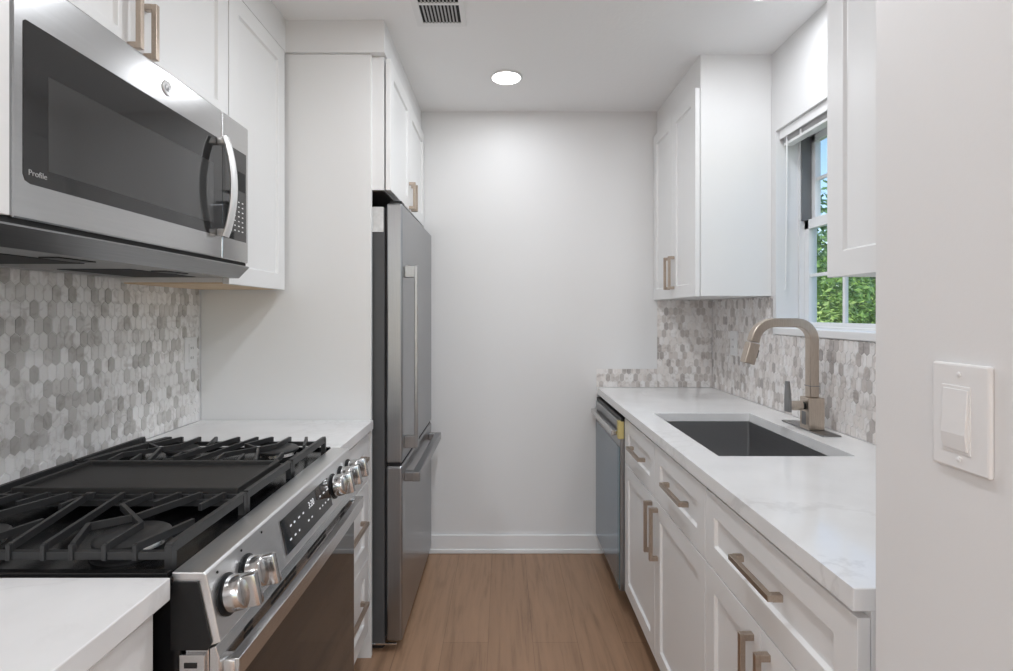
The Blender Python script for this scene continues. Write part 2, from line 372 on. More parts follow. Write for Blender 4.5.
def door(cab, fx, s, y0, y1, z0, z1, hand=None, name='door', **k):
    d = obj(name, shaker(fx, s, y0+.0015, y1-.0015, z0, z1, **k), cabw, cab, bevel=.0012)
    if hand: obj('handle', bar_handle(fx, s, *hand), bronze, d, label=HL)
    return d

# ------------------------------------------------------------------ right run: base cabinets
FX = .53
def base_right(name, label, y0, y1, endpanel=False):
    c = thing(name, (.85, (y0+y1)/2, 0), label, 'cabinet')
    x0, x1, a, e = FX+.021, XR-.02, y0+.002, y1-.002          # an open box: sides, floor, back, front rails
    obj('body', MB().box(x0, x1, a, a+.018, .10, .876).box(x0, x1, e-.018, e, .10, .876).box(x0, x1, a+.018, e-.018, .10, .118)
        .box(x1-.012, x1, a+.018, e-.018, .118, .876).box(x0, x0+.018, a+.018, e-.018, .66, .876).box(x0, x0+.018, (a+e)/2-.02, (a+e)/2+.02, .118, .66), cabw, c)
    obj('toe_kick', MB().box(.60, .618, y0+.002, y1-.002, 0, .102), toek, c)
    return c
ym = 1.834
c = base_right('sink_base_cabinet', 'white base cabinet under the sink, beside the dishwasher, two drawer fronts over two doors', 1.377, 2.288)
for y0, y1 in ((1.377, ym), (ym, 2.288)):
    door(c, FX, -1, y0, y1, .678, .866, ('y', (y0+y1)/2-.015, .775, .185), 'drawer')
door(c, FX, -1, ym, 2.288, .117, .674, ('z', ym+.034, .565, .18))
door(c, FX, -1, 1.377, ym, .117, .674, ('z', ym-.034, .565, .18))
c = base_right('base_cabinet', 'white base cabinet at near end of right counter, one wide drawer over two doors', .784, 1.377)
door(c, FX, -1, .784, 1.377, .678, .866, ('y', 1.080, .782, .175), 'drawer')
door(c, FX, -1, 1.08, 1.377, .117, .674, ('z', 1.114, .555, .18))
door(c, FX, -1, .784, 1.08, .117, .674, ('z', 1.046, .555, .18))

# worktop with sink cutout
sx0, sx1, sy0, sy1 = .617, 1.010, 1.503, 2.152
def slab_hole(x0, x1, y0, y1, z0, z1, a0, a1, b0, b1):
    mb = MB(); b = mb.b
    R = lambda xs, ys, z: [b.verts.new(p) for p in ((xs[0], ys[0], z), (xs[1], ys[0], z), (xs[1], ys[1], z), (xs[0], ys[1], z))]
    o1, o0 = R((x0, x1), (y0, y1), z1), R((x0, x1), (y0, y1), z0); i1, i0 = R((a0, a1), (b0, b1), z1), R((a0, a1), (b0, b1), z0); fs = []
    for A, B_ in ((o1, i1), (i1, i0), (i0, o0), (o0, o1)):
        for k in range(4): fs.append(b.faces.new([A[k], A[(k+1) % 4], B_[(k+1) % 4], B_[k]]))
    bmesh.ops.recalc_face_normals(b, faces=fs); return mb
tag(obj('countertop', slab_hole(.520, XR-.004, .779, YB-.004, .879, .914, sx0, sx1, sy0, sy1), quartz, bevel=.002),
    'white quartz countertop with faint grey veins holding the undermount sink', 'countertop')
sk = thing('undermount_sink', (.81, 1.83, .66), 'dark brushed steel rectangular sink sunk into the right countertop', 'sink')
def rrect(x0, x1, y0, y1, r, z, n=5):
    out = []
    for cx, cy, a in ((x1-r, y1-r, 0), (x0+r, y1-r, 90), (x0+r, y0+r, 180), (x1-r, y0+r, 270)):
        for k in range(n+1):
            t_ = math.radians(a+90*k/n); out.append((cx+r*math.cos(t_), cy+r*math.sin(t_), z))
    return out
mb = MB(); rs = [rrect(sx0-.02, sx1+.02, sy0-.02, sy1+.02, .02, .877), rrect(sx0-.001, sx1+.001, sy0-.001, sy1+.001, .012, .877),
                 rrect(sx0, sx1, sy0, sy1, .012, .70), rrect(sx0+.012, sx1-.012, sy0+.012, sy1-.012, .012, .685)]
rv = [[mb.b.verts.new(p) for p in r] for r in rs]
for a, q in zip(rv, rv[1:]):
    for k in range(len(a)): mb.b.faces.new([a[k], a[(k+1) % len(a)], q[(k+1) % len(a)], q[k]])
mb.b.faces.new(rv[-1]); bmesh.ops.recalc_face_normals(mb.b, faces=mb.b.faces[:])
obj('basin', mb, sinksteel, sk, True, solid=.002)
obj('drain', MB().lathe([(.045, 0), (.045, .003), (.038, .005), (.03, .001), (.005, .001)], (.81, 1.93, .686)), chrome, sk, True)

# faucet
fc = thing('kitchen_faucet', (1.085, 1.86, .914), 'warm brushed nickel square gooseneck faucet on a deck plate behind the sink', 'faucet')
bx, by = 1.082, 1.838
obj('deck_plate', MB().box(1.055, 1.117, 1.73, 1.99, .914, .919, .002), screwm, fc, label='dark brushed deck plate')
obj('base_block', MB().box(bx-.028, bx+.028, by-.028, by+.028, .919, 1.030, .003), nickel, fc)
pts = [(bx, 1.030), (bx, 1.225)]
cx, cz, r = bx-.06, 1.23, .06
for k in range(0, 13): a = math.radians(7.5*k); pts.append((cx+r*math.cos(a), cz+r*math.sin(a)))
c2x, c2z, r2 = bx-.135, 1.29-.07, .07
for k in range(0, 13): a = math.radians(90+6.5*k); pts.append((c2x+r2*math.cos(a), c2z+r2*math.sin(a)))
pts = [pts[0]]+[p for p in pts[2:]]
q0, q1 = pts[-2], pts[-1]; ql = math.hypot(q1[0]-q0[0], q1[1]-q0[1]); pts.append((q1[0]+(q1[0]-q0[0])/ql*.012, q1[1]+(q1[1]-q0[1])/ql*.012))
dx, dz = pts[-1][0]-pts[-2][0], pts[-1][1]-pts[-2][1]; dl = math.hypot(dx, dz); dx, dz = dx/dl, dz/dl
e = pts[-1]
obj('spout_tube', MB().sweep([(x, by, z) for x, z in pts], rect(.031, .034), (0, 1, 0)), nickel, fc, True, bevel=.003)
hp = [(e[0]+dx*.004, by, e[1]+dz*.004), (e[0]+dx*.078, by, e[1]+dz*.078)]
hd = obj('spray_head', MB().sweep(hp, rect(.037, .039), (0, 1, 0)), nickel, fc, bevel=.003)
bp_ = Vector(hp[0])*.55+Vector(hp[1])*.45; nb = Vector((-dz, 0, dx))
if nb.x < 0: nb = -nb
obj('spray_button', MB().sweep([tuple(bp_+nb*.0215-Vector((dx, 0, dz))*.014), tuple(bp_+nb*.0215+Vector((dx, 0, dz))*.014)], rect(.006, .018), (0, 1, 0)), blackp, hd)
obj('seam_ring', MB().box(bx-.0165, bx+.0165, by-.018, by+.018, 1.068, 1.071), screwm, fc)
obj('valve', MB().lathe([(.0165, -.038), (.0165, -.078), (.015, -.080)], (bx, by, 1.0), 'x', 28), nickel, fc, True)
obj('lever', MB().prism([(by-.016, .978), (by+.016, .978), (by+.016, 1.018), (by+.011, 1.085), (by-.004, 1.085), (by-.016, 1.018)], 'x', bx-.090, bx-.079), screwm, fc, bevel=.002)
obj('valve_collar', MB().lathe([(.0135, -.027), (.0135, -.039)], (bx, by, 1.0), 'x', 28), blackp, fc, True)
obj('logo_plate', MB().box(bx-.0295, bx-.028, by-.012, by+.012, .935, .98), screwm, fc)

# ------------------------------------------------------------------ dishwasher
dw = thing('dishwasher', (.84, 2.59, 0), 'stainless dishwasher with blue tinted protective film at the end of the right counter', 'dishwasher')
D0, D1 = 2.293, 2.895
obj('tub', MB().box(.56, 1.13, D0+.003, D1-.003, .10, .862), blackp, dw)
dd = obj('door', MB().box(.512, .56, D0+.004, D1-.003, .105, .846, .004), steelv, dw)
obj('protective_film', MB().box(.5105, .512, D0+.048, D1-.008, .115, .735), film, dd, label='blue tinted plastic film still on the steel door')
obj('film_edge', MB().box(.5098, .512, D0+.006, D0+.048, .115, .735), teal, dd, label='teal edge of the protective film')
obj('handle', MB().box(.482, .500, D0+.045, D1-.02, .778, .803, .004).box(.498, .513, D0+.045, D0+.075, .78, .80, .003).box(.498, .513, D1-.05, D1-.02, .78, .80, .003), steel, dd)
obj('corner_guard', MB().box(.504, .53, D0+.003, D0+.034, .772, .850, .003), yellow, dd, label='yellow packing corner left on the door')
obj('control_strip', MB().box(.516, .56, D0+.004, D1-.003, .848, .864, .002), blackp, dw)
obj('toe_panel', MB().box(.585, .60, D0+.004, D1-.003, 0, .10), blackp, dw)

# ------------------------------------------------------------------ right wall cabinets
UF = .831
def upper(name, label, s, fx, xw, y0, y1, z0, z1):
    c = thing(name, ((fx+xw)/2, (y0+y1)/2, z0), label, 'cabinet')
    obj('body', MB().box(fx-s*.022, xw, y0, y1, z0+.002, z1), cabw, c)
    return c
c = upper('wall_cabinet', 'white double door wall cabinet between back wall and sink window', -1, UF, XR-.001, 2.267, YB-.001, 1.396, 2.302)
ys = 2.585
door(c, UF, -1, 2.267, ys, 1.396, 2.298, ('z', ys-.034, 1.52, .16))
door(c, UF, -1, ys, YB-.002, 1.396, 2.298, ('z', ys+.034, 1.52, .16))
c = upper('wall_cabinet', 'white wall cabinet at near right, between the sink window and the light switch wall', -1, UF, XR-.001, .703, 1.348, 1.414, 2.302)
door(c, UF, -1, 1.026, 1.348, 1.414, 2.298, w=.062); door(c, UF, -1, .703, 1.026, 1.414, 2.298, w=.062)

# ------------------------------------------------------------------ backsplash tiles (each sheet of mosaic is one part)
def mosaic(org, u, v, w, h, n, tw=.0255, side=.031, tip=.0095, gap=.0016, th=.004):
    """elongated hexagons, long way up, on the plane org + u*a + v*b; n points into the room"""
    O, U, V, N = map(Vector, (org, u, v, n)); mb = MB(); b = mb.b; pitch = side+tip
    for j in range(-1, int(h/pitch)+2):
        for i in range(-1, int(w/tw)+2):
            cx = (i+(.5 if j % 2 else 0))*tw; cy = j*pitch+pitch*.3; k = tw/2
            def hexa(d):
                kk, s2, tt = k-d, side/2-d*.35, side/2+tip-d*1.1
                return [(kk, -s2), (kk, s2), (0, tt), (-kk, s2), (-kk, -s2), (0, -tt)]
            lo = [b.verts.new(O+U*(cx+p)+V*(cy+q)+N*.0015) for p, q in hexa(gap/2)]
            hi = [b.verts.new(O+U*(cx+p)+V*(cy+q)+N*th) for p, q in hexa(gap/2+.0008)]
            fs = [b.faces.new(hi)]+[b.faces.new([lo[q], lo[(q+1) % 6], hi[(q+1) % 6], hi[q]]) for q in range(6)]
            bmesh.ops.recalc_face_normals(b, faces=fs)
    for pt, no in ((O, -U), (O+U*w, U), (O, -V), (O+V*h, V)):
        bmesh.ops.bisect_plane(b, geom=b.verts[:]+b.edges[:]+b.faces[:], plane_co=pt, plane_no=no, clear_outer=True)
    if len(mb.b.faces):
        f0 = [f for f in b.faces if f.normal.dot(N) < -.2]
        if f0: bmesh.ops.reverse_faces(b, faces=f0)
    return mb
def splash(par, name, mat, rects, axis):
    for (org, u, v, w, h, n) in rects:
        O, U, V, N = map(Vector, (org, u, v, n)); q = [O, O+U*w, O+U*w+V*h, O+V*h]
        g_ = MB(); lo = [g_.b.verts.new(p+N*.0002) for p in q]; hi = [g_.b.verts.new(p+N*.0022) for p in q]
        fs = [g_.b.faces.new(lo[::-1]), g_.b.faces.new(hi)]+[g_.b.faces.new([lo[k], lo[(k+1) % 4], hi[(k+1) % 4], hi[k]]) for k in range(4)]
        bmesh.ops.recalc_face_normals(g_.b, faces=fs)
        gp = obj('grout_bed', g_, grout, par)
        obj('mosaic_sheet', mosaic(org, u, v, w, h, n), mat, gp)
CT = .9155
sL = thing('tile_backsplash', (XL, 1.1, CT), 'grey and white elongated hexagon marble mosaic on the left wall behind the range', 'backsplash')
splash(sL, 'l', tileL, [((XL, .25, CT), (0, 1, 0), (0, 0, 1), 1.748, 1.428-CT, (1, 0, 0))], 'x')
sR = thing('tile_backsplash', (XR, 1.8, CT), 'beige grey marble mosaic on the right wall behind the faucet and under the window', 'backsplash')
splash(sR, 'r', tileR, [((XR, .79, CT), (0, 1, 0), (0, 0, 1), YB-.79-.005, 1.232-CT, (-1, 0, 0)),
                        ((XR, WY1+.02, 1.2325), (0, 1, 0), (0, 0, 1), YB-WY1-.025, 1.395-1.2325, (-1, 0, 0)),
                        ((XR, .79, 1.2325), (0, 1, 0), (0, 0, 1), .70, 1.413-1.2325, (-1, 0, 0))], 'x')
sB = thing('tile_backsplash', (.86, YB, CT), 'beige grey marble mosaic on the back wall, low strip stepping up under cabinet', 'backsplash')
splash(sB, 'b', tileR, [((.517, YB, CT), (1, 0, 0), (0, 0, 1), .334, .10, (0, -1, 0)), ((.852, YB, CT), (1, 0, 0), (0, 0, 1), XR-.852-.006, 1.395-CT, (0, -1, 0))], 'y')

# ------------------------------------------------------------------ outlets and switch
def plate(name, label, cat, x, s, y0, y1, z0, z1):
    o = thing(name, (x, (y0+y1)/2, z0), label, cat)
    obj('plate', MB().box(x, x+s*.006, y0, y1, z0, z1, .0025), white_pl, o)
    for z in (z0+.012, z1-.012): obj('screw', MB().lathe([(.003, 0), (.003, .001), (.001, .0014)], (x+s*.006, (y0+y1)/2, z), 'x', 12) if s > 0 else
        MB().lathe([(.003, 0), (.003, -.001), (.001, -.0014)], (x+s*.006, (y0+y1)/2, z), 'x', 12), white_pl, o)
    return o
def outlet(label, x, s, y0, y1, z0, z1):
    o = plate('wall_outlet', label, 'outlet', x, s, y0, y1, z0, z1); cy, cz = (y0+y1)/2, (z0+z1)/2
    f = obj('receptacle', MB().box(x+s*.005, x+s*.0085, cy-.0165, cy+.0165, cz-.034, cz+.034, .001), white_pl, o)
    for q in (-.018, .018):
        mb = MB()
        for d in (-.006, .006): mb.box(x+s*.0084, x+s*.0089, cy+d-.001, cy+d+.001, cz+q-.004, cz+q+.005)
        obj('slots', mb, dark, f)
outlet('white wall outlet in the left tile next to the white end panel', XL+.004, 1, 1.90, 1.975, 1.118, 1.235)
outlet('white wall outlet in the right tile below the double door wall cabinet', XR-.004, -1, 2.585, 2.66, 1.112, 1.235)
sw = plate('light_switch', 'white rocker light switch on the near right wall', 'switch', .497, -1, .530, .601, 1.153, 1.268)
mb = MB().prism([(.4910, 1.1745), (.4888, 1.1745), (.4866, 1.192), (.4896, 1.2405), (.4910, 1.2405)], 'y', .5535, .5845)
obj('rocker', mb, white_pl, sw, bevel=.0008)
obj('rocker_frame', MB().box(.4902, .4916, .5510, .5870, 1.171, 1.244, .0006), white_pl, sw)

# ------------------------------------------------------------------ left run: base cabinets and tops
LF = -.51
tag(obj('countertop', MB().box(XL+.004, -.497, 1.598, 2.012, .879, .914, .002), quartz),
    'short white quartz countertop between the range and the white end panel', 'countertop')
tag(obj('countertop', MB().box(XL+.004, -.514, .12, .812, .879, .914, .002), quartz),
    'white quartz countertop in the near left foreground before the range', 'countertop')
c = thing('drawer_cabinet', (-.83, 1.8, 0), 'narrow white cabinet of three drawers between the range and the refrigerator', 'cabinet')
obj('body', MB().box(XL+.02, LF-.021, 1.602, 1.992, .10, .876, .001), cabw, c)
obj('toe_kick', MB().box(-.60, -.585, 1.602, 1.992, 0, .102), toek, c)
for z0, z1 in ((.117, .402), (.405, .690), (.694, .866)):
    door(c, LF, 1, 1.602, 1.990, z0, z1, ('y', 1.79, (z0+z1)/2+.02, .2), 'drawer')
c = thing('base_cabinet', (-.84, .5, 0), 'white base cabinet under the near left counter before the range', 'cabinet')
obj('body', MB().box(XL+.02, -.551, .15, .795, .10, .876, .001), cabw, c)
obj('toe_kick', MB().box(-.62, -.602, .15, .795, 0, .102), toek, c)
door(c, -.53, 1, .15, .797, .117, .70); door(c, -.53, 1, .15, .797, .704, .866, None, 'drawer')

# ------------------------------------------------------------------ gas range
G0, G1 = .822, 1.590
rg = thing('gas_range', (-.83, 1.2, 0), 'stainless slide in gas range with black grates, centre griddle and front knobs', 'range')
obj('body', MB().box(XL+.025, -.505, G0, G1, .06, .898, .003), enamel, rg)
obj('cooktop', MB().box(XL+.02, -.517, G0-.004, G1+.004, .896, .910, .003).box(XL+.02, -.523, G0-.004, G0+.010, .906, .918, .002).box(XL+.02, -.523, G1-.010, G1+.004, .906, .918, .002), enamel, rg, label='black enamel cooktop tray')
PT, PB = Vector((-.468, 0, .915)), Vector((-.445, 0, .806))
cp = obj('control_panel', MB().prism([(-.520, .9155), (-.4695, .9155), (-.466, .912), (-.4435, .806), (-.460, .800), (-.520, .800)], 'y', G0+.002, G1-.002), rangesteel, rg, bevel=.0015)
for yy in (G0-.001, G1-.002): obj('end_cap', MB().prism([(-.520, .902), (-.4775, .902), (-.456, .806), (-.462, .795), (-.520, .795)], 'y', yy, yy+.003), blackp, rg, label='black plastic end of the control panel')
vd = (PT-PB).normalized(); PM = Matrix(((0, vd.x, vd.z, PB.x), (1, 0, 0, 0), (0, vd.z, -vd.x, PB.z), (0, 0, 0, 1)))   # local u,v,n on the sloped panel
PM[0][2] = vd.z; PM[2][2] = -vd.x
off = .0015
disp = obj('display', MB().box(1.085, 1.372, .016, .088, off, off+.002, .0006).xf(PM), blackglass, cp, label='black glass control display')
obj('clock_digits', text_mb('3:20', .021, .0003).xf(PM @ Matrix.Translation((1.245, .066, off+.0024))), ledp, disp)
rd = random.Random(4)
for u in (1.12, 1.14, 1.165, 1.19, 1.30, 1.325, 1.35):
    obj('icon', MB().box(u, u+rd.uniform(.007, .013), .061, .0645, off+.0022, off+.0026).xf(PM), ledp, disp)
for u in (1.108, 1.132, 1.156, 1.21, 1.232, 1.285, 1.305, 1.325, 1.345):
    obj('icon', MB().box(u, u+rd.uniform(.005, .010), .036, .0395, off+.0022, off+.0026).xf(PM), ledp, disp)
for u in (.866, .936, 1.408, 1.478, 1.548):
    k = obj('knob', MB().lathe([(.0285, .010), (.0285, .020), (.0272, .030), (.0255, .034), (.024, .035)], (u, .054, 0), 'z', 36)
            .box(u-.0085, u+.0085, .054-.0265, .054+.0265, .030, .056, .003).xf(PM), mwsteel, rg, True, label='brushed steel control knob')
    obj('knob_ring', MB().lathe([(.033, .001), (.033, .004), (.0275, .006), (.0275, .012)], (u, .054, 0), 'z', 32).xf(PM), blackp, k)
for u in (.852, .930, 1.008): obj('indicator_dot', MB().lathe([(.0022, .001), (.0022, .0026)], (u, .098, 0), 'z', 10).xf(PM), dark, cp)
# oven door
od = obj('oven_door', MB().prism([(-.462, .796), (-.452, .798), (-.446, .780), (-.446, .722), (-.463, .722)], 'y', G0+.004, G1-.004).box(-.50, -.463, G0+.004, G1-.004, .225, .795), steel, rg, bevel=.0015)
obj('door_glass', MB().box(-.463, -.449, G0+.006, G1-.006, .228, .721, .002), blackglass, od, label='black glass oven door front')
for a0, a1 in ((.905, .935), (1.01, 1.068), (1.075, 1.13), (1.20, 1.258), (1.265, 1.32), (1.44, 1.475)):
    for z_ in (.764, .777): obj('vent_slot', MB().box(-.452, -.4452, a0, a1, z_-.0035, z_+.0035), dark, od)
hpts = []
for k in range(13):
    tt = k/12; yy = G0+.012+tt*(G1-G0-.024); hpts.append((-.430+.006*math.sin(math.pi*tt), yy, .758))
obj('handle', MB().sweep(hpts, [(-.011, -.016), (.006, -.016), (.011, -.010), (.011, .012), (.006, .016), (-.011, .016)], (0, 0, 1))
    .box(-.452, -.424, G0+.010, G0+.034, .744, .773, .003).box(-.452, -.424, G1-.034, G1-.010, .744, .773, .003), steel, od, True, bevel=.001)
obj('hinge_bracket', MB().box(-.506, -.466, G0-.002, G0+.004, .70, .788, .001), steel, od)
obj('bracket_slot', MB().box(-.498, -.478, G0-.0028, G0-.0018, .768, .776), dark, od)
obj('storage_drawer', MB().box(-.50, -.452, G0+.004, G1-.004, .075, .218, .003), steel, rg)
for yy in (G0+.05, G1-.05):
    for xx in (-.56, -1.06): obj('foot', MB().lathe([(.018, 0), (.018, .02), (.01, .025), (.01, .065)], (xx, yy, 0)), blackp, rg)
# burners
def burner(x, y, r):
    bn = obj('burner', MB().lathe([(r*1.05, .909), (r*1.05, .914), (r*.8, .917), (r*.8, .924)], (x, y, 0)), blackp, rg, True)
    obj('burner_head', MB().lathe([(r*.85, .917), (r*.9, .921), (r*.88, .929), (r*.6, .930)], (x, y, 0)), chrome, bn, True, label='bright metal burner ring')
    obj('burner_cap', MB().lathe([(r*.9, .930), (r, .932), (r, .937), (r*.93, .940), (r*.3, .9405)], (x, y, 0)), iron, bn, True)
for x in (-.645, -.915):
    for y in (.915, 1.497): burner(x, y, .058 if x > -.8 else .044)
burner(-.80, 1.206, .045)
# grates
GZ = .954
def fin(mb, pts, w=.0068, h=.0125, top=GZ):
    mb.sweep([(x, y, top-h/2) for x, y in pts], rect(w, h), (0, 0, 1))
def grate(y0, y1, flip):
    mb = MB(); Y = lambda y: y if not flip else y0+y1-y
    for ya in (y0, y1):
        fin(mb, [(-1.075, ya), (-.535, ya)], .010, .012, GZ-.014)
    for xa in (-1.075, -.535): fin(mb, [(xa, y0-.005), (xa, y1+.005)], .010, .017)
    def P(pts):
        fin(mb, [(x, Y(y)) for x, y in pts])
        for x, y in (pts[0], pts[-1]):
            if y < y0 or y > y1: mb.box(x-.0036, x+.0036, Y(y)-.0045, Y(y)+.0045, GZ-.027, GZ-.0012, .001)
    L = y1-y0
    for ox in (0, -.27):
        P([(-.790+ox*.95, y0-.004), (-.853+ox*.9, y1+.004)] if ox == 0 else [(-.995, y0-.004), (-1.045, y1+.004)])
        P([(-.735+ox, y0-.004), (-.784+ox, y1+.004)])
        P([(-.690+ox, y0-.004), (-.728+ox, y0+L*.33), (-.672+ox, y0+L*.52), (-.624+ox, y1+.004)])
        P([(-.637+ox, y0-.004), (-.640+ox, y0+L*.36), (-.738+ox, y0+L*.74), (-.725+ox, y1+.004)])
        P([(-.588+ox, y0-.004), (-.556+ox, y0+L*.42)])
        P([(-.668+ox, y1+.004), (-.682+ox, y0+L*.78)]); P([(-.575+ox, y1+.004), (-.585+ox, y0+L*.72)])
    # legs where bars turn down to the tray
    for x in (-1.075, -.535):
        for ya in (y0, y1): mb.box(x-.006, x+.006, ya-.006, ya+.006, .909, GZ-.004)
    obj('grate', mb, iron, rg, label='black cast iron burner grate')
grate(.845, 1.078, False); grate(1.328, 1.565, True)
mb = MB()
for ya in (1.092, 1.314): fin(mb, [(-1.075, ya), (-.535, ya)], .008, .015, GZ-.008)
for xa in (-1.075, -.535): fin(mb, [(xa, 1.092), (xa, 1.314)], .010, .017)
for x in (-1.075, -.535):
    for ya in (1.092, 1.314): mb.box(x-.006, x+.006, ya-.006, ya+.006, .909, GZ-.004)
obj('grate', mb, iron, rg, label='black cast iron centre frame holding the griddle')
obj('griddle', slab_hole(-1.030, -.555, 1.099, 1.308, .938, .957, -1.018, -.567, 1.110, 1.297).box(-1.02, -.565, 1.105, 1.302, .936, .9485), griddlem, rg, bevel=.0015, label='flat dark griddle plate')
mb = MB().box(XL+.022, -1.085, G0, G1, .906, .930, .002)
rv_ = obj('rear_vent', mb, iron, rg)
for k in range(3):
    for y0_, y1_ in ((.85, 1.08), (1.10, 1.31), (1.33, 1.56)): obj('vent_slot', MB().box(XL+.03+k*.014, XL+.037+k*.014, y0_, y1_, .929, .9306), dark, rv_)

# ------------------------------------------------------------------ microwave
mw = thing('microwave', (-.96, 1.2, 1.427), 'stainless over the range microwave with black glass door', 'microwave')
A0, A1, SEAM = .823, 1.587, 1.4386
obj('case', MB().box(XL+.012, -.803, A0+.004, A1-.004, 1.468, 1.876, .002), steel, mw)
md_ = obj('door', MB().box(-.802, -.770, A0, SEAM-.001, 1.4725, 1.878, .004), mwsteel, mw)
gy0, gy1, gz0, gz1 = .842, 1.573, 1.533, 1.796
obj('door_glass', MB().prism([(gy0, gz0+.014), (gy0+.004, gz0+.004), (gy0+.014, gz0), (SEAM-.001, gz0), (SEAM-.001, gz1), (gy0+.004, gz1), (gy0, gz1-.004)], 'x', -.773, -.7690), blackglass, md_, label='black glass door window')
obj('screen', MB().box(-.7692, -.7687, .888, 1.395, 1.562, 1.722, .0002), mwscreen, md_, label='paler mesh screen behind the glass')
cpm = obj('control_panel', MB().box(-.802, -.770, SEAM+.001, A1, 1.4725, 1.878, .004), mwsteel, mw)
obj('panel_glass', MB().box(-.773, -.7690, SEAM+.001, gy1, gz0, gz1, .0015), blackglass, cpm)
mb = MB()
for r_ in range(7):
    for q in range(3): mb.box(-.7690, -.7687, 1.502+q*.022, 1.510+q*.022, 1.560+r_*.014, 1.563+r_*.014)
obj('key_marks', mb, marks, cpm)
obj('display_window', MB().box(-.7690, -.7686, 1.50, 1.565, 1.68, 1.735), dark, cpm)
hp = []
for k in range(15):
    tt = k/14; hp.append((-.750+.024*math.sin(math.pi*tt)**.8, 1.418, 1.530+tt*.268))
obj('handle', MB().sweep(hp, [(.007*math.cos(a*math.pi/6), .015*math.sin(a*math.pi/6)) for a in range(12)], (0, 1, 0))
    .box(-.7692, -.742, 1.408, 1.428, 1.532, 1.550, .003).box(-.7692, -.742, 1.408, 1.428, 1.778, 1.796, .003), silver, md_, True, label='bowed bright metal handle')
bd = obj('badge', MB().lathe([(.0175, 0), (.0175, .0015), (.016, .003), (.0145, .0022), (.002, .0022)], (-.770, 1.203, 1.838), 'x', 36), silver, md_, True, label='round silver maker badge')
mb = MB()
def loop(cy, cz, ry, rz, a0, a1, n=18):
    return [(-.7675, cy+ry*math.cos(math.radians(a0+(a1-a0)*k/n)), cz+rz*math.sin(math.radians(a0+(a1-a0)*k/n))) for k in range(n+1)]
for lp in (loop(1.1985, 1.838, .0045, .0065, 60, 330), loop(1.2015, 1.8345, .0022, .004, -90, 200), loop(1.2085, 1.841, .0035, .0033, 20, 300), loop(1.2085, 1.8345, .0042, .0037, 60, 340)):
    mb.sweep(lp, circ(.0007, 6), (1, 0, 0))
obj('monogram', mb, screwm, bd, True)
obj('lettering', text_mb('Profile', .0135, .0003, 'LEFT').xf(Matrix.Translation((-.7687, .850, 1.551)) @ FACE_L), greytext, md_, label='small pale word Profile')
obj('chin', MB().prism([(-.768, 1.4635), (-.7655, 1.460), (-.797, 1.428), (-.83, 1.428), (-.83, 1.4635)], 'y', A0-.030, A1-.002), chinsteel, mw, bevel=.001, label='grey steel lower lip')
obj('vent_gap', MB().box(-.83, -.776, A0-.025, A1-.004, 1.463, 1.473), dark, mw)
ub = obj('underside', MB().box(XL+.02, -.83, A0+.01, A1-.008, 1.430, 1.47, .002), screwm, mw)
for a, bq in ((.86, 1.13), (1.27, 1.54)): obj('grease_filter', MB().box(-1.08, -.90, a, bq, 1.4285, 1.431, .001), dark, ub)
for a in (1.0, 1.32): obj('lamp_cover', MB().box(-.885, -.845, a, a+.09, 1.4275, 1.431), blackp, ub)

# ------------------------------------------------------------------ left wall cabinets
LU = -.829
c = thing('wall_cabinet', (-.99, 1.2, 1.882), 'white double door wall cabinet directly above the microwave', 'cabinet')
obj('body', MB().box(XL+.001, LU-.022, A0-.003, A1-.001, 1.882, 2.317, .001), cabw, c)
ymc = 1.190
door(c, LU, 1, A0-.002, ymc, 1.884, 2.3165, ('z', ymc-.026, 1.972, .128)); door(c, LU, 1, ymc, A1-.001, 1.884, 2.3165, ('z', ymc+.026, 1.972, .128))
c = thing('wall_cabinet', (-.99, 1.79, 1.41), 'tall white single door wall cabinet between the microwave and the white end panel', 'cabinet')
obj('body', MB().box(XL+.001, LU-.022, A1+.001, 1.998, 1.416, 2.317, .001), cabw, c)
obj('raw_underside', MB().box(XL+.012, LU-.024, A1+.003, 1.996, 1.4125, 1.4165), rawply, c, label='raw tan plywood bottom')
door(c, LU, 1, A1+.001, 1.996, 1.412, 2.3165)
c = thing('wall_cabinet', (-.97, .5, 1.475), 'white wall cabinet left of the microwave at the left edge of the photo', 'cabinet')
obj('body', MB().box(XL+.001, -.790, .21, .817, 1.476, 2.317, .001), cabw, c)
door(c, -.7685, 1, .21, .8195, 1.475, 2.3165, w=.03)

# ------------------------------------------------------------------ fridge surround and fridge
tag(obj('end_panel', MB().box(XL+.002, -.506, 2.0135, 2.032, 0, 2.317, .001), cabw), 'tall flat white end panel between the short counter and the refrigerator', 'panel')
c = thing('wall_cabinet', (-.8, 2.46, 1.80), 'deep white double door cabinet above the refrigerator', 'cabinet')
OF = -.435
obj('body', MB().box(XL+.001, OF-.026, 2.033, YB-.002, 1.800, 2.317, .001), cabw, c)
obj('bottom_shadow_panel', MB().box(XL+.01, OF-.028, 2.035, YB-.004, 1.796, 1.801), toek, c, label='dark sheet standing in for shade under the cabinet')  # near-black colour paints in the shade below this cabinet
yf = 2.465
door(c, OF, 1, 2.033, yf, 1.800, 2.310, ('z', yf-.03, 1.868, .125)); door(c, OF, 1, yf, YB-.003, 1.800, 2.310, ('z', yf+.03, 1.868, .125))

